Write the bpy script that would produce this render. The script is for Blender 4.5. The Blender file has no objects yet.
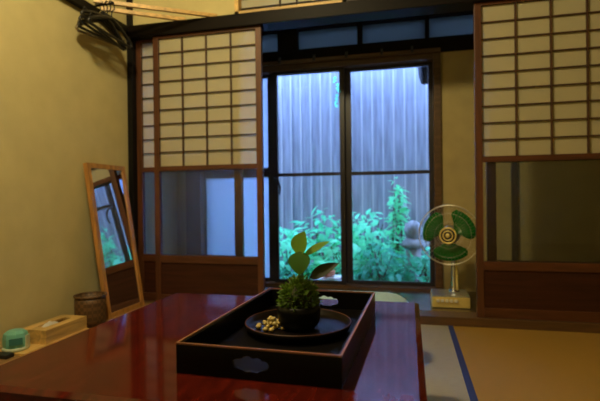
import bpy, bmesh, math, random
from mathutils import Vector, Matrix
random.seed(11)
S = bpy.context.scene
COL = S.collection
PI = math.pi

# ------------------------------------------------------------------ materials
def mat(name, col, rough=.6, metal=0., coat=0., var=.0, vscale=12., stretch=(1, 1, 1), bump=0., bscale=60., spec=.5, col2=None, dist=0.):
    m = bpy.data.materials.new(name); m.use_nodes = True
    n = m.node_tree; b = n.nodes['Principled BSDF']
    b.inputs['Roughness'].default_value = rough
    b.inputs['Metallic'].default_value = metal
    b.inputs['Coat Weight'].default_value = coat
    b.inputs['Coat Roughness'].default_value = .06
    b.inputs['Specular IOR Level'].default_value = spec
    c = (*col, 1)
    b.inputs['Base Color'].default_value = c
    tc = n.nodes.new('ShaderNodeTexCoord'); mp = n.nodes.new('ShaderNodeMapping')
    mp.inputs['Scale'].default_value = stretch
    n.links.new(tc.outputs['Object'], mp.inputs['Vector'])
    if var or col2:
        t = n.nodes.new('ShaderNodeTexNoise'); t.inputs['Scale'].default_value = vscale
        t.inputs['Detail'].default_value = 5; t.inputs['Distortion'].default_value = dist
        n.links.new(mp.outputs['Vector'], t.inputs['Vector'])
        r = n.nodes.new('ShaderNodeValToRGB')
        r.color_ramp.elements[0].position = .3; r.color_ramp.elements[1].position = .7
        d = col2 or tuple(x * (1 - var) for x in col)
        u = col if col2 else tuple(min(1, x * (1 + var)) for x in col)
        r.color_ramp.elements[0].color = (*d, 1); r.color_ramp.elements[1].color = (*u, 1)
        n.links.new(t.outputs['Fac'], r.inputs['Fac'])
        n.links.new(r.outputs['Color'], b.inputs['Base Color'])
    if bump:
        t2 = n.nodes.new('ShaderNodeTexNoise'); t2.inputs['Scale'].default_value = bscale
        n.links.new(mp.outputs['Vector'], t2.inputs['Vector'])
        bp = n.nodes.new('ShaderNodeBump'); bp.inputs['Strength'].default_value = bump; bp.inputs['Distance'].default_value = .004
        n.links.new(t2.outputs['Fac'], bp.inputs['Height']); n.links.new(bp.outputs['Normal'], b.inputs['Normal'])
    return m

def wood(name, col, rough=.5, axis=2, var=.35, coat=0., spec=.5):
    st = [14, 14, 14]; st[axis] = 1.2
    return mat(name, col, rough, var=var, vscale=3., stretch=st, coat=coat, dist=.6, spec=spec)

def glass(name, tint=(.95, .97, 1.), haze=.0, hazecol=(.6, .7, .8)):
    m = bpy.data.materials.new(name); m.use_nodes = True; n = m.node_tree; n.nodes.clear()
    o = n.nodes.new('ShaderNodeOutputMaterial'); tr = n.nodes.new('ShaderNodeBsdfTransparent'); tr.inputs[0].default_value = (*tint, 1)
    gl = n.nodes.new('ShaderNodeBsdfGlossy'); gl.inputs['Roughness'].default_value = .02
    fr = n.nodes.new('ShaderNodeFresnel'); fr.inputs[0].default_value = 1.35
    mx = n.nodes.new('ShaderNodeMixShader'); n.links.new(fr.outputs[0], mx.inputs[0]); n.links.new(tr.outputs[0], mx.inputs[1]); n.links.new(gl.outputs[0], mx.inputs[2])
    last = mx
    if haze:
        tl = n.nodes.new('ShaderNodeBsdfTranslucent'); tl.inputs[0].default_value = (*hazecol, 1)
        df = n.nodes.new('ShaderNodeBsdfDiffuse'); df.inputs[0].default_value = (*hazecol, 1)
        a = n.nodes.new('ShaderNodeMixShader'); a.inputs[0].default_value = .15
        n.links.new(tl.outputs[0], a.inputs[1]); n.links.new(df.outputs[0], a.inputs[2])
        b = n.nodes.new('ShaderNodeMixShader'); b.inputs[0].default_value = haze
        n.links.new(mx.outputs[0], b.inputs[1]); n.links.new(a.outputs[0], b.inputs[2]); last = b
    n.links.new(last.outputs[0], o.inputs[0]); return m

def thin(name, col, trans=.4, tcol=None, var=.06):
    """thin sheet that lets light through (paper, leaves)"""
    m = bpy.data.materials.new(name); m.use_nodes = True; n = m.node_tree; n.nodes.clear()
    o = n.nodes.new('ShaderNodeOutputMaterial')
    tc = n.nodes.new('ShaderNodeTexCoord'); t = n.nodes.new('ShaderNodeTexNoise'); t.inputs['Scale'].default_value = 9; t.inputs['Detail'].default_value = 6
    n.links.new(tc.outputs['Object'], t.inputs['Vector'])
    r = n.nodes.new('ShaderNodeValToRGB'); r.color_ramp.elements[0].position = .3; r.color_ramp.elements[1].position = .7
    r.color_ramp.elements[0].color = (*[x * (1 - var) for x in col], 1); r.color_ramp.elements[1].color = (*[min(1, x * (1 + var)) for x in col], 1)
    n.links.new(t.outputs['Fac'], r.inputs['Fac'])
    d = n.nodes.new('ShaderNodeBsdfPrincipled'); d.inputs['Roughness'].default_value = .55; n.links.new(r.outputs[0], d.inputs['Base Color'])
    tl = n.nodes.new('ShaderNodeBsdfTranslucent'); tl.inputs[0].default_value = (*(tcol or col), 1)
    mx = n.nodes.new('ShaderNodeMixShader'); mx.inputs[0].default_value = trans
    n.links.new(d.outputs[0], mx.inputs[1]); n.links.new(tl.outputs[0], mx.inputs[2]); n.links.new(mx.outputs[0], o.inputs[0]); return m

def tatami_mat(nm, c):
    m = mat(nm, c, .65, var=.08, vscale=30, stretch=(1, 6, 1))
    n = m.node_tree; b = n.nodes['Principled BSDF']
    tc = n.nodes.new('ShaderNodeTexCoord'); w = n.nodes.new('ShaderNodeTexWave'); w.wave_type = 'BANDS'; w.bands_direction = 'Y'
    w.inputs['Scale'].default_value = 50; w.inputs['Distortion'].default_value = .8; w.inputs['Detail'].default_value = 2
    n.links.new(tc.outputs['Object'], w.inputs['Vector'])
    bp = n.nodes.new('ShaderNodeBump'); bp.inputs['Strength'].default_value = .5; bp.inputs['Distance'].default_value = .003
    n.links.new(w.outputs['Fac'], bp.inputs['Height']); n.links.new(bp.outputs['Normal'], b.inputs['Normal'])
    return m

def basket_mat():
    m = mat('woven_cane', (.22, .10, .035), .55)
    n = m.node_tree; b = n.nodes['Principled BSDF']
    tc = n.nodes.new('ShaderNodeTexCoord'); c = n.nodes.new('ShaderNodeTexChecker'); c.inputs['Scale'].default_value = 60
    c.inputs[1].default_value = (.13, .065, .025, 1); c.inputs[2].default_value = (.07, .034, .014, 1)
    n.links.new(tc.outputs['Object'], c.inputs['Vector']); n.links.new(c.outputs[0], b.inputs['Base Color']); return m

M = dict(
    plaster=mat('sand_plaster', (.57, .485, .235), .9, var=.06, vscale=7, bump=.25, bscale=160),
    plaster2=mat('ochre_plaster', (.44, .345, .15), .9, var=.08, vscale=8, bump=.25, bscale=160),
    dark=wood('dark_brown_wood', (.022, .012, .008), .45, spec=.2),
    darkx=wood('dark_brown_beam', (.0055, .003, .0022), .5, spec=.12, axis=0),
    black=wood('blackened_post_wood', (.007, .006, .006), .5, spec=.2),
    shoji=wood('shoji_wood', (.095, .031, .011), .42),
    shojix=wood('shoji_rail_wood', (.090, .028, .010), .42, axis=0),
    lattice=wood('lattice_wood', (.06, .024, .012), .5),
    panel=wood('screen_board', (.044, .013, .006), .45, spec=.25, axis=0),
    tan=wood('tan_wood', (.24, .13, .045), .45),
    light=wood('light_cedar', (.62, .40, .14), .5, axis=0),
    pole=wood('pale_pole_wood', (.60, .37, .12), .45, axis=0),
    paper=thin('washi_paper', (.80, .69, .46), .60, (.86, .90, .80), .03),
    glass=glass('clear_glass'),
    shglass=glass('old_hazy_glass', (.90, .92, .92), .05, (.60, .64, .66)),
    frost=glass('frosted_glass', (.55, .58, .62), .75, (.66, .74, .88)),
    tfrost=glass('smoky_blue_glass', (.16, .18, .20), .80, (.20, .22, .20)),
    sash=wood('window_sash_wood', (.020, .016, .020), .4),
    brown=wood('window_frame_wood', (.10, .05, .02), .4, axis=0),
    sill=wood('engawa_boards', (.075, .05, .04), .22, axis=0, coat=.3),
    table=mat('red_lacquer', (.090, .008, .004), .075, var=.0, col2=(.034, .004, .0025), vscale=4, stretch=(11, 3, 11), dist=.7, spec=.16),
    tableedge=wood('table_edge_lacquer', (.13, .03, .016), .3, axis=1),
    tray=mat('black_lacquer', (.004, .0035, .004), .30, var=.2, spec=.16),
    rim=mat('worn_red_rim', (.24, .10, .04), .4, var=.2, vscale=20),
    trayfloor=mat('matte_black_lacquer', (.004, .0035, .004), .42, spec=.06), dishrim=mat('dark_red_rim', (.10, .035, .02), .4), dish=mat('dark_lacquer_dish', (.006, .004, .004), .32, spec=.10),
    pot=mat('black_glazed_clay', (.004, .004, .004), .35, spec=.2, var=.2),
    moss=thin('moss_green', (.085, .16, .016), .3, (.16, .30, .02), .5),
    soil=mat('mossy_soil', (.03, .035, .012), .9, var=.4, vscale=40, bump=.5),
    leaf=thin('young_leaf', (.17, .33, .03), .5, (.42, .80, .06), .15),
    leaf2=thin('deep_green_leaf', (.07, .19, .025), .45, (.14, .42, .03), .2),
    leaf3=thin('bronze_leaf', (.012, .018, .006), .2, (.04, .06, .01), .2),
    stem=mat('green_stem', (.10, .20, .04), .6),
    gold=mat('ochre_pebble', (.52, .40, .14), .5, var=.3, vscale=60),
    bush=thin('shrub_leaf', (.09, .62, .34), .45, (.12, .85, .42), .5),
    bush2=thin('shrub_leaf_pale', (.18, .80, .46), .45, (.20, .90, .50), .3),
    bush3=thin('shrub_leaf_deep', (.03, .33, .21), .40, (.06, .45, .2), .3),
    bark=mat('bark', (.07, .05, .035), .9, var=.4),
    stone=mat('grey_stone', (.20, .22, .23), .85, var=.25, vscale=25, bump=.5),
    earth=mat('garden_soil', (.06, .05, .035), .95, var=.4, vscale=10, bump=.5),
    fence=mat('weathered_board', (.235, .255, .31), .75, var=.28, vscale=3, stretch=(9, 9, .8)),
    batten=mat('pale_batten', (.40, .41, .44), .7, var=.1, stretch=(9, 9, .8)),
    terra=mat('terracotta', (.34, .12, .05), .8, var=.2),
    white=mat('white_ceramic', (.75, .75, .74), .35),
    eave=wood('eave_wood', (.06, .045, .035), .6, axis=0),
    gutter=mat('dark_metal', (.02, .022, .03), .5, metal=.3),
    chrome=mat('chrome', (.75, .75, .76), .16, metal=1.),
    brass=mat('brassy_metal', (.88, .70, .24), .3, metal=.35),
    satin=mat('brushed_silver', (.62, .66, .70), .3, metal=.9),
    wire=mat('pale_wire', (.80, .74, .58), .3, metal=.7),
    key=mat('cream_button', (.78, .74, .6), .4),
    blade=None,
    tatami=tatami_mat('tatami', (.36, .205, .032)), tatami2=tatami_mat('worn_tatami', (.35, .33, .27)),  # tatami2: cool window light painted in as a greyer base colour
    border=mat('indigo_cloth', (.018, .032, .16), .8, var=.15, vscale=80),
    basket=basket_mat(),
    box=wood('pale_box_wood', (.56, .36, .12), .5, axis=1),
    tissue=thin('tissue_paper', (.85, .84, .80), .3),
    teal=mat('teal_plastic', (.16, .46, .38), .35, var=.1),
    teald=mat('deep_teal_plastic', (.03, .16, .16), .3),
    palegreen=mat('pale_green_plastic', (.52, .60, .46), .4),
    slate=mat('black_plastic', (.014, .014, .016), .4),
    hang=mat('black_hanger', (.012, .011, .011), .4),
    hang2=mat('smoky_hanger', (.16, .12, .06), .3),
    mirror=mat('mirror_silver', (.86, .88, .9), .012, metal=1.),
    mframe=wood('mirror_frame_wood', (.42, .20, .055), .4),
    cushion=mat('pale_cloth', (.36, .56, .78), .8, var=.06, vscale=60, bump=.2, bscale=300),
    ledge=wood('ledge_wood', (.26, .15, .055), .5, axis=1),
    ceil=wood('ceiling_boards', (.30, .20, .09), .6, axis=1),
)
def blade_mat():
    m = bpy.data.materials.new('green_translucent_plastic'); m.use_nodes = True; n = m.node_tree; n.nodes.clear()
    o = n.nodes.new('ShaderNodeOutputMaterial')
    p = n.nodes.new('ShaderNodeBsdfPrincipled'); p.inputs['Base Color'].default_value = (.008, .15, .022, 1); p.inputs['Roughness'].default_value = .2
    t = n.nodes.new('ShaderNodeBsdfTranslucent'); t.inputs[0].default_value = (.02, .5, .06, 1)
    tr = n.nodes.new('ShaderNodeBsdfTransparent'); tr.inputs[0].default_value = (.10, .75, .18, 1)
    a = n.nodes.new('ShaderNodeMixShader'); a.inputs[0].default_value = .4
    n.links.new(p.outputs[0], a.inputs[1]); n.links.new(t.outputs[0], a.inputs[2])
    b = n.nodes.new('ShaderNodeMixShader'); b.inputs[0].default_value = .25
    n.links.new(a.outputs[0], b.inputs[1]); n.links.new(tr.outputs[0], b.inputs[2]); n.links.new(b.outputs[0], o.inputs[0]); return m
M['blade'] = blade_mat()

# ------------------------------------------------------------------ mesh helpers
class MB:
    def __init__(s): s.bm = bmesh.new()
    def box(s, x0, x1, y0, y1, z0, z1, bev=0.):
        r = bmesh.ops.create_cube(s.bm, size=1)
        vs = r['verts']
        for v in vs:
            v.co = Vector((x0 + (v.co.x + .5) * (x1 - x0), y0 + (v.co.y + .5) * (y1 - y0), z0 + (v.co.z + .5) * (z1 - z0)))
        if bev:
            es = list({e for v in vs for e in v.link_edges})
            bmesh.ops.bevel(s.bm, geom=es, offset=bev, segments=2, affect='EDGES', profile=.6)
        return s
    def bar(s, a, b, w, h, up=(0, 0, 1)):
        a, b = Vector(a), Vector(b); d = (b - a); L = d.length; d.normalize()
        u = Vector(up); r = d.cross(u).normalized(); u = r.cross(d)
        r_ = bmesh.ops.create_cube(s.bm, size=1)
        for v in r_['verts']:
            c = v.co.copy(); v.co = a + d * ((c.x + .5) * L) + r * (c.y * w) + u * (c.z * h)
        return s
    def tube(s, pts, r, n=8, closed=False, cap=True):
        pts = [Vector(p) for p in pts]; N = len(pts); rings = []
        rr = r if isinstance(r, (list, tuple)) else [r] * N
        ref = None
        for i, p in enumerate(pts):
            if closed: d = pts[(i + 1) % N] - pts[i - 1]
            else: d = pts[min(i + 1, N - 1)] - pts[max(i - 1, 0)]
            d.normalize()
            if ref is None:
                ref = d.orthogonal().normalized()
            ref = (ref - d * ref.dot(d))
            ref = ref.normalized() if ref.length > 1e-6 else d.orthogonal().normalized()
            q = d.cross(ref)
            rings.append([s.bm.verts.new(p + (ref * math.cos(2 * PI * k / n) + q * math.sin(2 * PI * k / n)) * rr[i]) for k in range(n)])
        for i in range(N if closed else N - 1):
            A, B = rings[i], rings[(i + 1) % N]
            for k in range(n): s.bm.faces.new((A[k], A[(k + 1) % n], B[(k + 1) % n], B[k]))
        if cap and not closed:
            s.bm.faces.new(rings[0][::-1]); s.bm.faces.new(rings[-1])
        return s
    def lathe(s, prof, c=(0, 0, 0), n=40, axis='Z', capa=True):
        """profile of (radius, height)"""
        c = Vector(c); rings = []
        for r, h in prof:
            ring = []
            for k in range(n):
                a = 2 * PI * k / n
                p = (r * math.cos(a), r * math.sin(a), h)
                if axis == 'Y': p = (r * math.cos(a), h, r * math.sin(a))
                ring.append(s.bm.verts.new(c + Vector(p)))
            rings.append(ring)
        for A, B in zip(rings, rings[1:]):
            for k in range(n): s.bm.faces.new((A[k], A[(k + 1) % n], B[(k + 1) % n], B[k]))
        if capa:
            s.bm.faces.new(rings[0][::-1]); s.bm.faces.new(rings[-1])
        return s
    def poly(s, pts, thick):
        """prism: outline pts (3-D, coplanar) extruded by vector thick"""
        t = Vector(thick); A = [s.bm.verts.new(Vector(p)) for p in pts]; B = [s.bm.verts.new(Vector(p) + t) for p in pts]
        s.bm.faces.new(A[::-1]); s.bm.faces.new(B)
        for i in range(len(A)):
            j = (i + 1) % len(A); s.bm.faces.new((A[i], A[j], B[j], B[i]))
        return s
    def leaf(s, base, d, up, L, w, bend=.25, fold=.15, n=5):
        base, d, up = Vector(base), Vector(d).normalized(), Vector(up)
        r = d.cross(up)
        r = r.normalized() if r.length > 1e-4 else d.orthogonal().normalized()
        u = r.cross(d); prev = None
        for i in range(n + 1):
            t = i / n
            ww = w * .5 * (math.sin(PI * t ** .8) ** .8 if 0 < t < 1 else .03)
            c = base + d * (L * t) - u * (bend * L * t * t)
            row = [s.bm.verts.new(c - r * ww + u * (fold * ww)), s.bm.verts.new(c), s.bm.verts.new(c + r * ww + u * (fold * ww))]
            if prev:
                for k in (0, 1): s.bm.faces.new((prev[k], prev[k + 1], row[k + 1], row[k]))
            prev = row
        return s
    def blob(s, c, r, seg=10, jit=0.):
        q = bmesh.ops.create_icosphere(s.bm, subdivisions=2, radius=1)
        r = (r, r, r) if not isinstance(r, (tuple, list)) else r
        for v in q['verts']:
            k = 1 + random.uniform(-jit, jit)
            v.co = Vector(c) + Vector((v.co.x * r[0] * k, v.co.y * r[1] * k, v.co.z * r[2] * k))
        return s
    def build(s, name, m, parent=None, smooth=False, label=None, mtx=None, fix=True):
        if fix: bmesh.ops.recalc_face_normals(s.bm, faces=s.bm.faces)
        me = bpy.data.meshes.new(name); s.bm.to_mesh(me); s.bm.free()
        if mtx is not None: me.transform(mtx)
        me.materials.append(m)
        if smooth:
            for p in me.polygons: p.use_smooth = True
        o = bpy.data.objects.new(name, me); COL.objects.link(o)
        if parent:
            o.parent = parent
            w = parent.matrix_world if False else world(parent)
            me.transform(w.inverted())
        if label: o['label'] = label
        return o

def world(o):
    m = o.matrix_basis.copy()
    while o.parent:
        o = o.parent; m = o.matrix_basis @ m
    return m
def thing(name, label, cat, loc=(0, 0, 0), group=None, rz=0.):
    o = bpy.data.objects.new(name, None); COL.objects.link(o)
    o.location = loc; o.rotation_euler = (0, 0, rz); o.empty_display_size = .1
    o.matrix_basis = Matrix.Translation(loc) @ Matrix.Rotation(rz, 4, 'Z')
    o['label'] = label; o['category'] = cat
    if group: o['group'] = group
    return o
def tag(o, label, cat, group=None):
    o['label'] = label; o['category'] = cat
    if group: o['group'] = group
    return o
def struct(o, label=None):
    o['kind'] = 'structure'
    if label: o['label'] = label
    return o
def copy_thing(o, label, loc):
    c = o.copy(); COL.objects.link(c); c['label'] = label; c.location = loc
    for ch in o.children:
        d = ch.copy(); COL.objects.link(d); d.parent = c
        for g in ch.children:
            e = g.copy(); COL.objects.link(e); e.parent = d
    return c

# ------------------------------------------------------------------ key planes (metres)
XL = -1.70          # left wall face
YS = 2.517          # front face of the sliding screens
YW = 3.20           # inner face of the window wall
ZE = .045           # veranda floor
XR, YB, ZC = 2.5, -2.0, 2.42

# ------------------------------------------------------------------ room shell
struct(MB().box(.199, XR + .1, YB - .1, 2.49, -.12, 0).build('floor', M['tatami']), 'woven straw yellow tatami mat right of the blue cloth border')
struct(MB().box(XL - .1, .199, YB - .1, 2.49, -.12, 0).build('floor_mat', M['tatami2']), 'tatami mat left of the blue cloth border, window light painted into its grey')
struct(MB().box(XL - .12, XL, YB - .1, 2.62, -.12, ZC).build('wall_left', M['plaster']), 'sand coloured plaster wall on the left')
struct(MB().box(XR, XR + .12, YB - .1, 2.62, -.12, ZC).build('wall_right', M['plaster']))
struct(MB().box(XL - .12, XR + .12, YB - .12, YB, -.12, ZC).build('wall_front', M['plaster']))
struct(MB().box(XL - .12, XR + .12, YB - .12, 2.62, ZC, ZC + .1).build('ceiling', M['ceil']))

# wall above the lintel, with two transom openings
b = MB()
b.box(XL, -.985, 2.535, 2.595, 1.745, ZC)
b.box(-.985, XR, 2.535, 2.595, 2.12, ZC)
b.box(1.20, XR, 2.535, 2.595, 1.745, 2.12)
struct(b.build('wall_back', M['plaster']), 'narrow band of plaster above the dark lintel')
struct(MB().box(-.325, -.242, 2.495, 2.60, 1.745, 2.12).build('trim_1', M['dark']), 'short brown post between the two transom windows')

def transom(name, x0, x1, muntins):
    t = thing(name, '', '', (0.5 * (x0 + x1), 2.565, 1.745)); del t['label']; del t['category']; t['kind'] = 'structure'
    f = MB(); z0, z1 = 1.747, 2.118
    f.box(x0, x1, 2.52, 2.60, z0, z0 + .024); f.box(x0, x1, 2.52, 2.60, z1 - .024, z1)
    f.box(x0, x0 + .024, 2.52, 2.60, z0, z1); f.box(x1 - .024, x1, 2.52, 2.60, z0, z1)
    f.build('frame', M['light'], t)
    MB().box(x0 + .024, x1 - .024, 2.572, 2.574, z0 + .024, z1 - .024).build('paper', M['paper'], t)
    g = MB()
    for zz in (1.80, 1.86, 1.92, 1.98, 2.04): g.box(x0 + .024, x1 - .024, 2.560, 2.571, zz - .003, zz + .003)
    for mx in muntins: g.box(mx - .004, mx + .004, 2.556, 2.571, z0 + .024, z1 - .024)
    g.build('lattice', M['dark'], t)
transom('window_2', -.985, -.327, (-.72, -.62))
transom('window_3', -.240, 1.20, (.1, .4, .8))

# lintel, threshold, posts, nageshi rail
struct(MB().box(XL + .01, XR, 2.49, 2.615, 1.672, 1.745, .003).build('trim_2', M['darkx']), 'dark wooden lintel running over the sliding screens')
struct(MB().box(XL + .01, XR, 2.49, 2.625, -.02, ZE, .003).build('trim_3', M['brown']), 'brown wooden threshold under the sliding screens')
struct(MB().box(-1.699, -1.664, 2.517, 2.62, 0, ZC).build('trim_4', M['black']), 'near-black corner post at the left end of the screens')
struct(MB().box(XL, -1.668, YB, 2.489, 1.698, 1.742, .003).build('trim_5', M['black']), 'near-black rail high along the left wall')
struct(MB().box(XL, -1.30, .6, 2.484, 0, .05, .003).build('trim_6', M['ledge']), 'low wooden ledge along the foot of the left wall')

# tatami border (indigo cloth), stitched on the mat
struct(MB().box(.187, .212, YB, 2.488, 0, .0025).build('trim_7', M['border']), 'dark indigo cloth border between two tatami mats')

# ------------------------------------------------------------------ veranda behind the screens
struct(MB().box(-1.84, 2.7, 2.625, 3.34, -.08, ZE - .002).build('floor_veranda', M['sill']), 'polished boards of the narrow veranda')
struct(MB().box(-1.84, -1.74, 2.62, 3.34, -.08, 2.2).build('wall_veranda_left', M['plaster']))
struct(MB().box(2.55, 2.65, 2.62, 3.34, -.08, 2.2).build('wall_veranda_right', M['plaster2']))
struct(MB().box(-1.84, 2.65, 2.597, 3.34, 2.125, 2.22).build('ceiling_veranda', M['darkx']))
b = MB()
b.box(.21, 2.65, YW, YW + .10, -.08, 1.71)
b.box(-1.84, -1.655, YW, YW + .10, -.08, 1.71)
b.box(-1.84, 2.65, YW, YW + .10, -.3, .03)
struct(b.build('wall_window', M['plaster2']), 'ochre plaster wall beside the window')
struct(MB().box(-1.655, -1.535, YW - .02, YW + .10, ZE, 1.71).build('trim_8', M['brown']))
struct(MB().box(.64, .675, YW - .03, YW, ZE, 1.71).build('trim_9', M['dark']))
# transom lights over the window
struct(MB().box(-1.84, 2.65, YW - .01, YW + .10, 1.64, 1.742).box(-1.84, 2.65, YW - .01, YW + .10, 1.886, 2.125)
       .box(-1.84, -1.60, YW - .01, YW + .10, 1.742, 1.886).box(-.92, -.772, YW - .01, YW + .10, 1.742, 1.886).box(-.342, -.308, YW - .01, YW + .10, 1.742, 1.886)
       .box(.114, .140, YW - .01, YW + .10, 1.742, 1.886).box(.62, 2.65, YW - .01, YW + .10, 1.742, 1.886).build('trim_10', M['darkx']),
       'dark timber frame of the row of transom lights')
for k, (x0, x1) in enumerate(((-1.60, -.92), (-.772, -.342), (-.308, .114), (.140, .62))):
    struct(MB().box(x0, x1, YW + .04, YW + .046, 1.742, 1.886).build('window_%d' % (4 + k), M['tfrost']))
struct(MB().box(-1.505, .21, YW - .035, YW - .011, 1.638, 1.662).build('trim_11', M['brown']), 'thin brown rail above the window')

# main window: frame, three sashes
w = thing('window_1', '', '', (-.65, YW + .04, .03)); del w['label']; del w['category']; w['kind'] = 'structure'
f = MB()
f.box(.163, .21, YW - .02, YW + .10, .03, 1.64)
f.box(-1.535, .163, YW - .01, YW + .10, 1.597, 1.64)
f.build('frame', M['brown'], w)
MB().box(-1.535, .21, YW - .03, YW + .10, .028, .058).build('sill', M['brown'], w)
def sash(x0, x1, y, gm, st=(.03, .03), bar=(.834, .858)):
    z0, z1 = .058, 1.597
    m = MB()
    m.box(x0, x0 + st[0], y, y + .03, z0, z1); m.box(x1 - st[1], x1, y, y + .03, z0, z1)
    m.box(x0 + st[0], x1 - st[1], y, y + .03, z0, z0 + .026); m.box(x0 + st[0], x1 - st[1], y, y + .03, z1 - .022, z1)
    if bar: m.box(x0 + st[0], x1 - st[1], y + .004, y + .026, *bar)
    s_ = m.build('sash', M['sash'], w)
    MB().box(x0 + st[0], x1 - st[1], y + .013, y + .017, z0 + .026, z1 - .022).build('pane', gm, s_)
    return s_
sash(-1.535, -.975, YW + .055, M['frost'], (.008, .045), (.836, .905))
s2 = sash(-.968, -.442, YW + .015, M['glass'], (.032, .034))
sash(-.450, .163, YW + .055, M['glass'], (.05, .03))
# lock lever on the left sash
lv = MB(); lv.box(-.962, -.944, YW - .002, YW + .014, .80, .835)
lv.tube([(-.953, YW - .01, .825), (-.925, YW - .02, .80), (-.908, YW - .02, .75), (-.918, YW - .014, .70)], [.007, .009, .008, .006])
lv.build('window_latch', M['slate'], w, True)

# small hooks on the rail above the window
for k, (x, lab) in enumerate(((-.897, 'small dark hook on the rail above the window, nearest the screen on the left'), (-.645, 'small dark hook on the rail above the middle of the left window sash'),
             (-.416, 'small dark hook on the rail straight above the post between the window sashes'), (-.174, 'small dark hook on the rail above the middle of the right window sash'),
             (.027, 'small dark hook on the rail, last one before the ochre wall'))):
    if k == 0:
        h0 = thing('rail_hook', lab, 'hook', (x, YW - .036, 1.655), 'hooks on the rail above the window')
        MB().box(x - .008, x + .008, YW - .045, YW - .034, 1.645, 1.685).build('plate', M['slate'], h0)
        MB().tube([(x, YW - .045, 1.668), (x, YW - .062, 1.665), (x, YW - .068, 1.650), (x, YW - .058, 1.640)], .004, 6).build('hook', M['slate'], h0, True)
    else:
        copy_thing(h0, lab, (x, YW - .036, 1.655))

# ------------------------------------------------------------------ sliding shoji screens
def shoji(name, x0, x1, y, label, paper_rows=9, cols=4, ls=.035, rs=.035):
    t = thing(name, label, 'sliding screen', (0.5 * (x0 + x1), y + .015, ZE), 'paper sliding screens')
    y1 = y + .03; zb, zt = ZE, 1.684
    a, c = x0 + ls, x1 - rs
    MB().box(x0, a, y, y1, zb, zt, .002).build('stile', M['shoji'], t)
    MB().box(c, x1, y, y1, zb, zt, .002).build('stile', M['shoji'], t)
    for nm, z0, z1 in (('top_rail', 1.657, zt), ('middle_rail', .848, .878), ('lower_rail', .290, .335), ('bottom_rail', zb, zb + .05)):
        MB().box(a, c, y, y1, z0, z1, .002).build(nm, M['shojix'], t)
    g = MB(); p0, p1 = .878, 1.657
    for k in range(1, cols):
        x = a + (c - a) * k / cols; g.box(x - .0038, x + .0038, y + .004, y + .018, p0, p1)
    for k in range(1, paper_rows):
        z = p0 + (p1 - p0) * k / paper_rows; g.box(a, c, y + .005, y + .017, z - .003, z + .003)
    g.build('lattice', M['lattice'], t)
    MB().box(a, c, y + .018, y + .0195, p0, p1).build('paper', M['paper'], t)
    MB().box(a, c, y + .013, y + .017, .335, .848).build('glass_pane', M['shglass'], t)
    MB().box(a, c, y + .008, y + .022, zb + .05, .290).build('lower_panel', M['panel'], t)
    return t
shoji('shoji_screen', -1.520, -.825, YS, 'paper and glass sliding screen left of the clear window, on the nearer track')
shoji('shoji_screen', -1.662, -.965, YS + .038, 'sliding screen behind the left one, only a narrow strip showing by the dark corner post', rs=.05)
shoji('shoji_screen', .335, 1.060, YS, 'paper and glass sliding screen beside the green fan, nearer track')
shoji('shoji_screen', .395, 1.120, YS + .038, 'sliding screen half hidden behind the screen beside the fan', ls=.045)
shoji('shoji_screen', 1.065, 1.790, YS, 'sliding screen beyond the frame edge next to the fan screen')
shoji('shoji_screen', 1.780, 2.495, YS + .038, 'last sliding screen of the row against the far wall')

# ------------------------------------------------------------------ poles laid over the corner
def pole(a, b_, label):
    a, b_ = Vector(a), Vector(b_)
    o = MB().bar(a, b_, .020, .020).build('wooden_pole', M['pole'])
    tag(o, label, 'pole', 'poles laid across the corner')
pole((-1.650, 2.148, 1.7545), (-1.095, 2.520, 1.7555), 'longer pale wooden pole lying across the corner, nearer the room')
pole((-1.680, 2.248, 1.7545), (-1.300, 2.522, 1.7555), 'shorter pale wooden pole tucked into the corner behind the longer one')

# ------------------------------------------------------------------ coat hangers on the rail
def hanger(m, label, x, y, tilt, swing=0., s=.88):
    t = thing('coat_hanger', label, 'hanger', (x, y, 1.748), 'coat hangers on the rail')
    R_ = Matrix.Translation((x, y, 1.748)) @ Matrix.Rotation(swing, 4, 'Z') @ Matrix.Rotation(tilt, 4, 'X')
    hk = [(0, 0, -.10), (0, 0, -.065), (0, .004, -.045), (0, .024, -.025), (0, .022, -.004), (0, .004, .008), (0, -.018, .002), (0, -.024, -.014)]
    MB().tube(hk, .0032, 8).build('hook', M['chrome'] if m is M['hang2'] else M['slate'], t, True, mtx=R_)
    bd = [(0, 0, -.10), (0, .05, -.112), (0, .13, -.143), (0, .195, -.178), (0, .208, -.196), (0, .195, -.207), (0, .10, -.207), (0, 0, -.207), (0, -.10, -.207), (0, -.195, -.207), (0, -.208, -.196), (0, -.195, -.178), (0, -.13, -.143), (0, -.05, -.112)]
    MB().tube([tuple(c * s for c in p) for p in bd], [.010] + [.0095] * 4 + [.0075] * 6 + [.0095] * 3, 8, closed=True).build('body', m, t, True, mtx=R_)
    for sg in (1, -1):
        MB().tube([(0, sg * .15, -.150), (0, sg * .150, -.135), (0, sg * .165, -.128), (0, sg * .172, -.142)], .0035, 6).build('strap_notch', m, t, True, mtx=R_)
hanger(M['hang2'], 'smoky translucent coat hanger closest to the wall, edge showing below the black ones', -1.652, 2.185, .09)
hanger(M['hang'], 'black coat hanger innermost of the black bunch, next to the smoky one', -1.630, 2.185, .02)
hanger(M['hang'], 'black coat hanger second of the black bunch from the wall, slightly tipped', -1.608, 2.185, -.09)
hanger(M['hang'], 'black coat hanger third from the wall, its corner end tipped lowest', -1.586, 2.185, -.19)
hanger(M['hang'], 'black coat hanger outermost in the bunch, nearest the middle of the room', -1.564, 2.185, -.04)
pg = MB().tube([(-1.6695, 2.185, 1.7435), (-1.60, 2.185, 1.7440), (-1.552, 2.185, 1.7470)], [.007, .0065, .006], 10).build('wall_peg', M['black'], None, True)
tag(pg, 'short dark wooden peg on the wall rail that carries the coat hangers', 'peg')

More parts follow.
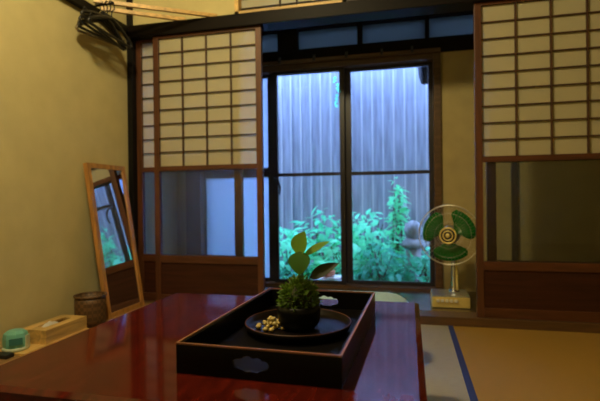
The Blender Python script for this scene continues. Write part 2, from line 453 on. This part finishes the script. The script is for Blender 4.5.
# ------------------------------------------------------------------ leaning mirror
e0 = Vector((-1.533, 2.085, .0505)); ey = Vector((0, 1, 0)); eu = Vector((-.124, 0, .838)).normalized(); en = ey.cross(eu).normalized()
if en.x < 0: en = -en
MW, MH, MT, FW = .330, .834, .024, .026
mt = thing('leaning_mirror', 'tall mirror in a honey-brown wooden frame leaning on the plaster wall', 'mirror', (e0.x, e0.y + MW / 2, e0.z))
def mp(u, v, d): return e0 + ey * u + eu * v + en * d
def mbox(m_, u0, u1, v0, v1, d0, d1):
    for pts in ([(u0, v0), (u1, v0), (u1, v1), (u0, v1)],):
        m_.poly([mp(u, v, d0) for u, v in pts], en * (d1 - d0))
    return m_
# lift so that the lower back edge rests on the ledge
f = MB()
mbox(f, 0, FW, 0, MH, -MT, 0); mbox(f, MW - FW, MW, 0, MH, -MT, 0); mbox(f, FW, MW - FW, 0, FW, -MT, 0); mbox(f, FW, MW - FW, MH - FW, MH, -MT, 0)
f.build('frame', M['mframe'], mt)
mbox(MB(), FW, MW - FW, FW, MH - FW, -.010, -.006).build('mirror_glass', M['mirror'], mt)
mbox(MB(), FW, MW - FW, FW, MH - FW, -MT + .002, -.0105).build('back_board', M['dark'], mt)

# ------------------------------------------------------------------ things on the ledge
bk = thing('waste_basket', 'small dark woven cane basket between the wooden box and the mirror', 'basket', (-1.565, 1.985, .05))
MB().lathe([(.068, .05), (.073, .09), (.074, .16), (.072, .195), (.067, .195), (.069, .16), (.068, .10), (.062, .058)], (-1.565, 1.985, 0), 36).build('body', M['basket'], bk, True)
MB().tube([(-1.565 + .0725 * math.cos(a), 1.985 + .0725 * math.sin(a), .198) for a in [2 * PI * k / 36 for k in range(36)]], .006, 8, closed=True).build('rim', M['basket'], bk, True)

bx = thing('tissue_box', 'long pale wooden tissue box on the ledge beside the basket', 'tissue box', (-1.59, 1.775, .05))
f = MB(); x0, x1, y0, y1, z0, z1, th = -1.655, -1.520, 1.645, 1.900, .058, .118, .008
f.box(x0, x1, y0, y0 + th, z0, z1); f.box(x0, x1, y1 - th, y1, z0, z1); f.box(x0, x0 + th, y0 + th, y1 - th, z0, z1); f.box(x1 - th, x1, y0 + th, y1 - th, z0, z1)
f.box(x0 + th, x1 - th, y0 + th, y0 + .045, z1 - .008, z1); f.box(x0 + th, x1 - th, y1 - .045, y1 - th, z1 - .008, z1)
f.box(x0 + th, x0 + .045, y0 + .045, y1 - .045, z1 - .008, z1); f.box(x1 - .045, x1 - th, y0 + .045, y1 - .045, z1 - .008, z1)
f.build('body', M['box'], bx)
MB().box(-1.665, -1.512, 1.525, 1.905, .05, .058).build('base_board', M['box'], bx)
f = MB(); gr = []
for i in range(9):
    row = []
    for j in range(6):
        yy = 1.695 + .012 * i; t = j / 5
        row.append(f.bm.verts.new((-1.590 + (t - .5) * .032 + random.uniform(-.003, .003), yy, .100 + .040 * (1 - abs(2 * t - 1)) * (1 - .6 * abs(i / 4 - 1)) + random.uniform(-.004, .004))))
    gr.append(row)
for i in range(8):
    for j in range(5): f.bm.faces.new((gr[i][j], gr[i + 1][j], gr[i + 1][j + 1], gr[i][j + 1]))
f.build('tissue', M['tissue'], bx, True)

tl = thing('plastic_canister', 'small rounded teal and pale green plastic container standing before the tissue box', 'container', (-1.60, 1.570, .0585))
MB().lathe([(.034, .0585), (.044, .064), (.047, .085), (.047, .11), (.043, .128), (.030, .138), (.002, .140)], (-1.60, 1.570, 0), 8).build('body', M['teal'], tl, False)
MB().lathe([(.0475, .0588), (.050, .061), (.050, .068), (.0475, .072)], (-1.60, 1.570, 0), 32).build('base_ring', M['palegreen'], tl, True)
a = math.atan2(-1.57, 1.6)
dv = Vector((.72, -.69, 0)); sv = Vector((.69, .72, 0)); cc = Vector((-1.60, 1.570, .100)) + dv * .0445
f = MB(); f.poly([cc - sv * .024 + Vector((0, 0, -.014)), cc + sv * .024 + Vector((0, 0, -.014)), cc + sv * .024 + Vector((0, 0, .014)), cc - sv * .024 + Vector((0, 0, .014))], dv * .004)
f.build('label_panel', M['teald'], tl)
sv2 = Vector((.98, .2, 0))
cc = Vector((-1.60, 1.570, .095)) + Vector((.93, .36, 0)) * .0435; sv = Vector((-.36, .93, 0))
f = MB(); f.poly([cc - sv * .018 + Vector((0, 0, -.03)), cc + sv * .018 + Vector((0, 0, -.03)), cc + sv * .016 + Vector((0, 0, .022)), cc - sv * .016 + Vector((0, 0, .022))], Vector((.93, .36, 0)) * .005)
f.build('side_panel', M['palegreen'], tl)
rc = MB().box(-1.69, -1.55, 1.475, 1.515, .0503, .066, .004).build('remote_control', M['slate'])
tag(rc, 'flat black remote-like case lying by the teal container', 'remote')

# ------------------------------------------------------------------ low table
TX0, TX1, TY0, TY1, TZ = -.822, .025, .662, 1.490, .34
tb = thing('low_table', 'low red-brown lacquered table with a mirror-like top', 'table', ((TX0 + TX1) / 2, (TY0 + TY1) / 2, 0))
f = MB(); c = .013
top = [(TX0 + c, TY0 + c), (TX1 - c, TY0 + c), (TX1 - c, TY1 - c), (TX0 + c, TY1 - c)]
out = [(TX0, TY0), (TX1, TY0), (TX1, TY1), (TX0, TY1)]
V0 = [f.bm.verts.new((x, y, TZ)) for x, y in top]; V1 = [f.bm.verts.new((x, y, TZ - .006)) for x, y in out]
V2 = [f.bm.verts.new((x, y, TZ - .030)) for x, y in out]
f.bm.faces.new(V0); f.bm.faces.new(V2[::-1])
for A, B in ((V1, V0), (V2, V1)):
    for k in range(4): f.bm.faces.new((A[k], A[(k + 1) % 4], B[(k + 1) % 4], B[k]))
f.build('tabletop', M['table'], tb)
MB().box(TX0 + .05, TX1 - .05, TY0 + .05, TY0 + .07, TZ - .09, TZ - .0302).box(TX0 + .05, TX1 - .05, TY1 - .07, TY1 - .05, TZ - .09, TZ - .0302)\
    .box(TX0 + .05, TX0 + .07, TY0 + .07, TY1 - .07, TZ - .09, TZ - .0302).box(TX1 - .07, TX1 - .05, TY0 + .07, TY1 - .07, TZ - .09, TZ - .0302).build('apron', M['tableedge'], tb)
for x in (TX0 + .04, TX1 - .10):
    for y in (TY0 + .04, TY1 - .10):
        MB().box(x, x + .06, y, y + .06, 0.003, TZ - .0301, .006).build('leg', M['tableedge'], tb)

# ------------------------------------------------------------------ tray with cloud-shaped hand holes
RX0, RX1, RY0, RY1, RZ0, RZ1, RT = -.4275, -.108, .786, 1.332, TZ + .0005, .399, .008
tr = thing('serving_tray', 'rectangular black lacquered serving tray with worn red rim on the table', 'tray', ((RX0 + RX1) / 2, (RY0 + RY1) / 2, RZ0))
def end_wall(y, cx):
    cu = bpy.data.curves.new('outline', 'CURVE'); cu.dimensions = '2D'; cu.fill_mode = 'BOTH'; cu.extrude = RT / 2
    def spline(pts):
        sp = cu.splines.new('POLY'); sp.points.add(len(pts) - 1); sp.use_cyclic_u = True
        for p, q in zip(sp.points, pts): p.co = (q[0], q[1], 0, 1)
    spline([(RX0, RZ0), (RX1, RZ0), (RX1, RZ1 - .003), (RX0, RZ1 - .003)])
    zc = RZ0 + .028; pts = []
    for px, pz, r, a0, a1 in ((.026, 0, .010, -70, 70), (.013, .005, .0095, 20, 130), (-.006, .007, .010, 40, 150), (-.026, 0, .010, 110, 250), (-.008, -.006, .009, 220, 300), (.011, -.006, .009, 240, 320)):
        for k in range(6):
            a = math.radians(a0 + (a1 - a0) * k / 5); pts.append((cx + px + r * math.cos(a), zc + pz + r * math.sin(a) * .9))
    spline(pts)
    o = bpy.data.objects.new('tmp', cu); COL.objects.link(o)
    dg = bpy.context.evaluated_depsgraph_get(); dg.update()
    me = bpy.data.meshes.new_from_object(o.evaluated_get(dg), depsgraph=dg)
    bpy.data.objects.remove(o)
    me.transform(Matrix.Translation((0, y, 0)) @ Matrix.Rotation(PI / 2, 4, 'X'))
    me.transform(world(tr).inverted())
    me.materials.clear(); me.materials.append(M['tray'])
    ob = bpy.data.objects.new('end_wall', me); COL.objects.link(ob); ob.parent = tr
end_wall(RY0 + RT / 2, -.277); end_wall(RY1 - RT / 2, -.250)
MB().box(RX0, RX0 + RT, RY0 + RT, RY1 - RT, RZ0, RZ1 - .0031).build('side_wall', M['tray'], tr)
MB().box(RX1 - RT, RX1, RY0 + RT, RY1 - RT, RZ0, RZ1 - .0031).build('side_wall', M['tray'], tr)
MB().box(RX0 + RT, RX1 - RT, RY0 + RT, RY1 - RT, RZ0, RZ0 + .007).build('tray_floor', M['trayfloor'], tr)
f = MB(); e = .0008
f.box(RX0 - e, RX1 + e, RY0 - e, RY0 + .0035, RZ1 - .003, RZ1); f.box(RX0 - e, RX1 + e, RY1 - .0035, RY1 + e, RZ1 - .003, RZ1)
f.box(RX0 - e, RX0 + .0035, RY0 + .0035, RY1 - .0035, RZ1 - .003, RZ1); f.box(RX1 - .0035, RX1 + e, RY0 + .0035, RY1 - .0035, RZ1 - .003, RZ1)
f.build('rim', M['rim'], tr, label='worn reddish-brown top edge of the tray')

tr.rotation_euler.z = math.radians(-1.8)

# round dish
DC = (-.270, 1.092); DZ = RZ0 + .0075
ds = thing('round_dish', 'round dark lacquer dish with a thin red-brown rim inside the tray', 'dish', (DC[0], DC[1], DZ))
MB().lathe([(.098, DZ), (.116, DZ + .003), (.127, DZ + .011), (.1305, DZ + .022), (.1275, DZ + .022), (.123, DZ + .012), (.112, DZ + .007), (.002, DZ + .006)], (DC[0], DC[1], 0), 64).build('bowl', M['dish'], ds, True)
MB().tube([(DC[0] + .129 * math.cos(2 * PI * k / 64), DC[1] + .129 * math.sin(2 * PI * k / 64), DZ + .0222) for k in range(64)], .0012, 6, closed=True).build('rim', M['dishrim'], ds, True)
DF = DZ + .0065
# plant pot
PC = (-.266, 1.085)
pt = thing('potted_plant', 'small broad-leaved plant rising from a moss mound in a black pot', 'plant', (PC[0], PC[1], DF))
MB().lathe([(.034, DF), (.046, DF + .008), (.052, DF + .025), (.053, DF + .045), (.051, DF + .058), (.047, DF + .058), (.047, DF + .048), (.002, DF + .048)], (PC[0], PC[1], 0), 48).build('pot', M['pot'], pt, True)
f = MB().blob((PC[0], PC[1], DF + .066), (.036, .036, .040), jit=.12)
f.build('moss_core', M['soil'], pt, True)
f = MB()
for k in range(620):
    a = random.uniform(0, 2 * PI); el = math.asin(random.uniform(-.15, 1))
    d = Vector((math.cos(a) * math.cos(el), math.sin(a) * math.cos(el), math.sin(el)))
    q = random.uniform(.82, 1.14); p = Vector((PC[0], PC[1], DF + .064)) + Vector((d.x * .040, d.y * .040, d.z * .050)) * q
    dd = (d + Vector((random.uniform(-.7, .7), random.uniform(-.7, .7), random.uniform(-.3, .9)))).normalized()
    f.leaf(p, dd, (random.uniform(-1, 1), random.uniform(-1, 1), .6), random.uniform(.008, .019), random.uniform(.004, .009), .3, .2, 2)
f.build('moss', M['moss'], pt, fix=False)
zb = DF + .10
f = MB()
ST = Vector((PC[0], PC[1], zb - .02))
T1 = Vector((-.262, 1.085, .505)); T2 = Vector((-.266, 1.075, .500)); T3 = Vector((-.255, 1.085, .500))
def stemto(p, r=.002): f.tube([ST + Vector((random.uniform(-.006, .006), random.uniform(-.006, .006), 0)), (ST + p) / 2 + Vector((.002, 0, .006)), p], [r * 1.3, r, r * .8], 6)
L1 = Vector((-.268, 1.080, .535)); L2 = Vector((-.258, 1.070, .543)); L3 = Vector((-.250, 1.080, .532)); L4 = Vector((-.236, 1.078, .478))
for p in (L1, L2, L3, L4): stemto(p)
f.build('stem', M['stem'], pt, True)
MB().leaf(L1, (.30, -.10, .85), (-.45, -.90, .15), .060, .052, .06, .25, 8).build('leaf', M['leaf'], pt, True, fix=False)
MB().leaf(L2, (.03, -.35, -.80), (0, -.9, .45), .056, .054, .15, .25, 8).build('leaf', M['leaf2'], pt, True, label='darker leaf hanging forward', fix=False)
MB().leaf(L3, (.86, -.1, .50), (-.35, -.7, .75), .074, .026, .02, .3, 8).build('leaf', M['leaf'], pt, True, label='long narrow leaf reaching right', fix=False)
MB().leaf(L4, (.80, -.1, .50), (-.4, -.8, .5), .080, .034, .12, .2, 8).build('leaf', M['leaf3'], pt, True, label='dark bronze leaf', fix=False)

# heap of ochre pebbles in the dish
peb = []
hc = Vector((-.330, 1.072))
k = 0
for lay, (cnt, rad) in enumerate(((14, .034), (9, .020), (4, .009))):
    for i in range(cnt):
        a = 2 * PI * i / cnt + lay * .4; rr = rad * (1. if i % 3 else .45)
        r = random.uniform(.0055, .0078)
        z = DF + .0005 + r * .75 + lay * .0088
        f = MB().blob((0, 0, 0), (r, r * random.uniform(.75, 1), r * .75), jit=.12)
        o = f.build('pebble', M['gold'], None, True)
        o.location = (hc.x + rr * math.cos(a), hc.y + rr * math.sin(a), z); o.rotation_euler = (0, 0, random.uniform(0, 6))
        tag(o, 'ochre pebble in the small heap on the round dish left of the plant', 'pebble', 'ochre pebbles heaped on the dish')

# ------------------------------------------------------------------ pale back cushion beyond the table
cz = thing('floor_chair', 'low legless chair with a pale rounded back, just beyond the far table edge', 'floor chair', (-.25, 1.78, 0))
def rrect(w_, h_, r, n=8):
    out_ = []
    for cx, cy, a0 in ((w_ / 2 - r, h_ - r, 0), (-w_ / 2 + r, h_ - r, 90), (-w_ / 2 + .01, .01, 180), (w_ / 2 - .01, .01, 270)):
        rr = r if cy > .05 else .01
        for k in range(n + 1):
            a = math.radians(a0 + 90 * k / n); out_.append((cx + rr * math.cos(a), cy + rr * math.sin(a)))
    return out_
A = Vector((-.210, 1.80, .05)); ux = Vector((1, 0, 0)); uu = Vector((0, .35, .94)).normalized()
f = MB(); f.poly([A + ux * p + uu * q for p, q in rrect(.45, .252, .10)], Vector((0, .94, -.35)) * .045)
bmesh.ops.bevel(f.bm, geom=[e for e in f.bm.edges], offset=.006, segments=2, affect='EDGES')
f.build('backrest', M['cushion'], cz, True)
MB().box(-.46, -.03, 1.505, 1.80, .004, .05, .012).build('seat', M['cushion'], cz, True)

# ------------------------------------------------------------------ electric fan
FX, FY, FZ, FR = .238, 2.755, .452, .171
HEAD = Matrix.Translation((FX, FY + .09, 0)) @ Matrix.Rotation(math.radians(-12), 4, 'Z') @ Matrix.Translation((-FX, -FY - .09, 0))
fn = thing('electric_fan', 'vintage desk fan with green blades and a chrome and brass base by the window', 'fan', (FX, FY + .05, ZE))
f = MB(); f.box(.118, .324, 2.695, 2.895, ZE, .106, .006)
f.build('base', M['brass'], fn, label='brass front of the base')
MB().box(.120, .322, 2.697, 2.893, .1062, .114, .003).build('top_plate', M['satin'], fn, label='silver top plate')
for k in range(5):
    x = .142 + .024 * k
    MB().box(x, x + .017, 2.684, 2.6955, .078, .094, .002).build('button', M['key'], fn)
MB().lathe([(.030, .1142), (.030, .120), (.020, .125), (.015, .135), (.014, .36), (.016, .44)], (FX + .012, FY + .075, 0), 24).build('pole', M['chrome'], fn, True)
MB().tube([(FX + .030, FY + .062, .1141), (FX + .028, FY + .062, .20), (FX + .024, FY + .066, .38)], .006, 8).build('brace', M['brass'], fn, True)
MB().lathe([(.006, FY + .035), (.045, FY + .04), (.055, FY + .07), (.052, FY + .12), (.036, FY + .155), (.008, FY + .165)], (FX, 0, FZ), 32, 'Y').build('motor_housing', M['satin'], fn, True, mtx=HEAD)
cg = MB()
def ring(y, r, t, n=64): cg.tube([(FX + r * math.cos(2 * PI * k / n), y, FZ + r * math.sin(2 * PI * k / n)) for k in range(n)], t, 8, closed=True)
ring(FY, FR, .0036)
outer = cg.build('guard_ring', M['wire'], fn, True, mtx=HEAD)
for side in (-1, 1):
    cg = MB(); 
    for k in range(48):
        a = 2 * PI * k / 48; ca, sa = math.cos(a), math.sin(a)
        cg.tube([(FX + r * ca, FY + side * dy, FZ + r * sa) for r, dy in ((.030, .050), (.09, .050), (.143, .042), (.164, .022), (FR, .002))], .0004, 4)
    for r in (.075, .125): ring(FY + side * .050 - side * (.004 if r > .1 else 0), r, .0005, 48)
    cg.build('wire_guard', M['wire'], fn, True, mtx=HEAD)
for k, a0 in enumerate((148, 32, 268)):
    bl = MB(); rows = []
    for i in range(9):
        t = i / 8; r = .028 + t * (.150 - .028); wid = math.radians(20 + 36 * math.sin(PI * min(1, t * 1.0) * .62) * (1 if t < .8 else 1 - (t - .8) * 1.6))
        row = []
        for j in range(7):
            s_ = j / 6 - .5; a = math.radians(a0) + s_ * 2 * wid * .85 + .12 * t
            row.append(bl.bm.verts.new((FX + r * math.cos(a), FY + s_ * .034 * (1 - .3 * t), FZ + r * math.sin(a))))
        rows.append(row)
    for i in range(8):
        for j in range(6): bl.bm.faces.new((rows[i][j], rows[i][j + 1], rows[i + 1][j + 1], rows[i + 1][j]))
    o = bl.build('blade', M['blade'], fn, True, mtx=HEAD, fix=False)
    md = o.modifiers.new('thick', 'SOLIDIFY'); md.thickness = .002
def torus(R0, t, y, nm, m):
    MB().tube([(FX + R0 * math.cos(2 * PI * k / 40), y, FZ + R0 * math.sin(2 * PI * k / 40)) for k in range(40)], t, 8, closed=True).build(nm, m, fn, True, mtx=HEAD)
MB().lathe([(.004, FY - .056), (.040, FY - .054), (.042, FY - .048), (.020, FY - .044)], (FX, 0, FZ), 40, 'Y').build('hub_plate', M['gutter'], fn, True, mtx=HEAD, label='dark round plate at the centre of the guard')
torus(.043, .0055, FY - .052, 'hub_ring', M['brass']); torus(.026, .004, FY - .057, 'hub_ring', M['brass'])
MB().lathe([(.004, FY - .066), (.012, FY - .064), (.014, FY - .0562)], (FX, 0, FZ), 32, 'Y').build('hub_badge', M['brass'], fn, True, mtx=HEAD)
MB().lathe([(.030, FY - .02), (.030, FY + .028), (.004, FY + .03)], (FX, 0, FZ), 24, 'Y').build('blade_hub', M['blade'], fn, True, mtx=HEAD)

# ------------------------------------------------------------------ garden
struct(MB().box(-6, 6, 3.30, 5.2, -.42, -.28).build('ground_garden', M['earth']))
struct(MB().box(-4, 4, 2.595, 3.93, 2.30, 2.36).build('roof_eave', M['eave']), 'underside of the eave over the window')
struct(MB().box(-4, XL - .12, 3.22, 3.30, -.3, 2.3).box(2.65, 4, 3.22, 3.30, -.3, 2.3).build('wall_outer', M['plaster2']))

FYN = 4.62
fc = thing('board_fence', 'weathered grey fence of upright boards with pale seams outside the window', 'fence', (-.6, FYN, -.28))
b = MB(); t = MB(); x = -3.4
while x < 2.6:
    b.box(x + .001, x + .104, FYN + random.uniform(0, .004), FYN + .022, -.279, 2.62)
    x += .105
b.build('boards', M['fence'], fc)
x = -3.4
while x < 2.6:
    t.box(x - .007, x + .007, FYN - .008, FYN - .0002, -.279, 2.62)
    x += .105
t.build('battens', M['batten'], fc)
MB().box(-3.4, 2.6, FYN + .0225, FYN + .06, 1.9, 1.98).box(-3.4, 2.6, FYN + .0225, FYN + .06, .3, .38).build('back_rail', M['fence'], fc)

# shrubs: leaf masses on stems
def shrub(label, cx, cy, rx, ry, z0, z1, n, m, ls=.085, seed=0, name='garden_shrub'):
    rnd = random.Random(seed)
    t_ = thing(name, label, 'shrub', (cx, cy, -.28), 'garden shrubs')
    st = MB()
    tips = []
    for k in range(9):
        a = rnd.uniform(0, 2 * PI); q = rnd.uniform(.1, .7)
        tip = Vector((cx + rx * q * math.cos(a), cy + ry * q * math.sin(a), z0 + (z1 - z0) * rnd.uniform(.5, .9)))
        bs = Vector((cx + rnd.uniform(-.05, .05), cy + rnd.uniform(-.05, .05), -.282))
        st.tube([bs, (bs + tip) / 2 + Vector((rnd.uniform(-.04, .04), 0, .05)), tip], [.010, .007, .004], 6)
    st.build('stems', M['bark'], t_, True)
    lf = MB()
    for k in range(n):
        while True:
            u = Vector((rnd.uniform(-1, 1), rnd.uniform(-1, 1), rnd.uniform(-1, 1)))
            if .25 < u.length < 1: break
        p = Vector((cx + u.x * rx, cy + u.y * ry, (z0 + z1) / 2 + u.z * (z1 - z0) / 2))
        d = Vector((u.x + rnd.uniform(-.6, .6), u.y * .6 - .35 + rnd.uniform(-.6, .6), rnd.uniform(-.45, .55)))
        L = ls * rnd.uniform(.6, 1.25)
        lf.leaf(p, d, (rnd.uniform(-.3, .3), rnd.uniform(-.4, .2), 1), L, L * rnd.uniform(.45, .65), .35, .2, 4)
    lf.build('foliage', m, t_, True, fix=False)
shrub('low leafy shrub at the bottom corner of the left sash', -1.12, 3.95, .34, .30, -.20, .42, 330, M['bush2'], .10, 1)
shrub('leafy shrub behind the tall plant leaves in the left sash', -.78, 4.22, .32, .26, -.22, .58, 330, M['bush'], .095, 2)
shrub('rounded shrub just left of the post between the sashes', -.55, 3.90, .20, .22, -.20, .40, 220, M['bush2'], .085, 3)
shrub('broad pale shrub just right of the post between the sashes', -.36, 4.12, .26, .26, -.22, .60, 380, M['bush2'], .095, 4)
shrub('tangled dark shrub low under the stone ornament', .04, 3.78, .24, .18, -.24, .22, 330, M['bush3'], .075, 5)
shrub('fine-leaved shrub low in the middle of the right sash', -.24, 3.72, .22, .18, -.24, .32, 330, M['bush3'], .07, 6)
shrub('shrub filling the corner behind the stone ornament', .20, 4.25, .22, .22, -.24, .26, 240, M['bush'], .085, 7)
shrub('tall slender shoot with upright leaves rising above the right shrubs', -.105, 4.18, .05, .05, .10, .86, 220, M['bush2'], .07, 8)
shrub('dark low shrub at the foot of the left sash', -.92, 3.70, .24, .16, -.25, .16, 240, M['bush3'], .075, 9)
vine = MB(); vs = MB(); vp_ = [(-.705, FYN - .03, 2.0), (-.71, FYN - .035, 1.85), (-.70, FYN - .04, 1.70), (-.705, FYN - .04, 1.60)]
vt = thing('hanging_vine', 'short green vine sprig hanging on the fence by the post between sashes', 'vine', (-.705, FYN - .02, 2.0))
vs.tube(vp_, .003, 6).build('stem', M['bark'], vt, True)
for k in range(9): vine.leaf((-.705 + random.uniform(-.01, .01), FYN - .045, 1.62 + k * .035), (random.uniform(-1, 1), -.5, -.5), (0, -.6, .8), .05, .03, .2, .1, 4)
vine.build('leaves', M['bush'], vt, True, fix=False)

sl = thing('stone_ornament', 'weathered grey stone garden lantern of rounded stacked stones among the leaves', 'stone lantern', (.028, 4.02, -.28))
SX, SY = .028, 4.02
MB().lathe([(.10, -.282), (.11, -.2), (.070, -.1), (.062, .10), (.066, .235)], (SX, SY, 0), 24).build('pedestal', M['stone'], sl, True)
MB().lathe([(.066, .235), (.098, .25), (.104, .275), (.085, .305), (.05, .325)], (SX, SY, 0), 24).build('platform', M['stone'], sl, True)
MB().lathe([(.040, .325), (.066, .345), (.078, .39), (.066, .435), (.034, .465), (.004, .475)], (SX, SY, 0), 24).build('round_stone', M['stone'], sl, True)

pb = thing('clay_saucer_planter', 'small terracotta planter with a white saucer standing outside the left sash', 'planter', (-.60, 3.50, .0))
MB().box(-.74, -.47, 3.42, 3.56, -.285, .052).build('stone_block', M['stone'], pb)
MB().lathe([(.03, .064), (.055, .075), (.062, .108), (.058, .108), (.05, .08), (.004, .075)], (-.625, 3.50, 0), 24).build('pot', M['terra'], pb, True)
MB().lathe([(.06, .053), (.082, .056), (.086, .066), (.082, .066), (.06, .062), (.004, .062)], (-.605, 3.50, 0), 24).build('saucer', M['white'], pb, True)

gt = thing('gutter_outlet', 'dark gutter outlet hanging under the eave at the upper right window corner', 'gutter outlet', (.13, 3.58, 2.3))
MB().lathe([(.016, 1.525), (.030, 1.535), (.044, 1.58), (.052, 1.66), (.046, 1.78), (.028, 2.27)], (.122, 3.58, 0), 20).build('downpipe', M['gutter'], gt, True)
MB().box(-4, 4, 3.55, 3.61, 2.27, 2.2995).build('gutter', M['gutter'], gt)

# ------------------------------------------------------------------ light
W = bpy.data.worlds.new('World'); S.world = W; W.use_nodes = True
bg = W.node_tree.nodes['Background']; bg.inputs[0].default_value = (.34, .52, 1.0, 1); bg.inputs[1].default_value = 22.0

def lamp(name, typ, loc, col, power, **kw):
    l = bpy.data.lights.new(name, typ); l.color = col; l.energy = power
    for k, v in kw.items(): setattr(l, k, v)
    o = bpy.data.objects.new(name, l); COL.objects.link(o); o.location = loc; return o
lamp('ceiling_lamp', 'POINT', (-.78, .80, 2.315), (1, .86, .47), 92, shadow_soft_size=.10)

# ------------------------------------------------------------------ camera
yaw, pitch, roll = .235313, -.003593, -.011687
cy, sy = math.cos(yaw), math.sin(yaw)
fw = Vector((-sy * math.cos(pitch), cy * math.cos(pitch), math.sin(pitch)))
rt = Vector((cy, sy, 0)); up = rt.cross(fw)
r2 = rt * math.cos(roll) + up * math.sin(roll); u2 = -rt * math.sin(roll) + up * math.cos(roll)
cam = bpy.data.cameras.new('camera'); co = bpy.data.objects.new('camera', cam); COL.objects.link(co)
mw = Matrix(((r2.x, u2.x, -fw.x, 0), (r2.y, u2.y, -fw.y, 0), (r2.z, u2.z, -fw.z, .67), (0, 0, 0, 1)))
co.matrix_world = mw
cam.sensor_width = 36; cam.lens = 457 / 600 * 36; cam.clip_start = .02
cam.dof.use_dof = True; cam.dof.focus_distance = 1.25; cam.dof.aperture_fstop = 3.6
S.camera = co
vs_ = S.view_settings; vs_.view_transform = 'Standard'; vs_.look = 'None'; vs_.exposure = 0; vs_.gamma = 1; vs_.use_curve_mapping = False
S.cycles.use_denoising = True
S.cycles.max_bounces = 10; S.cycles.transparent_max_bounces = 16; S.cycles.transmission_bounces = 8; S.cycles.diffuse_bounces = 6
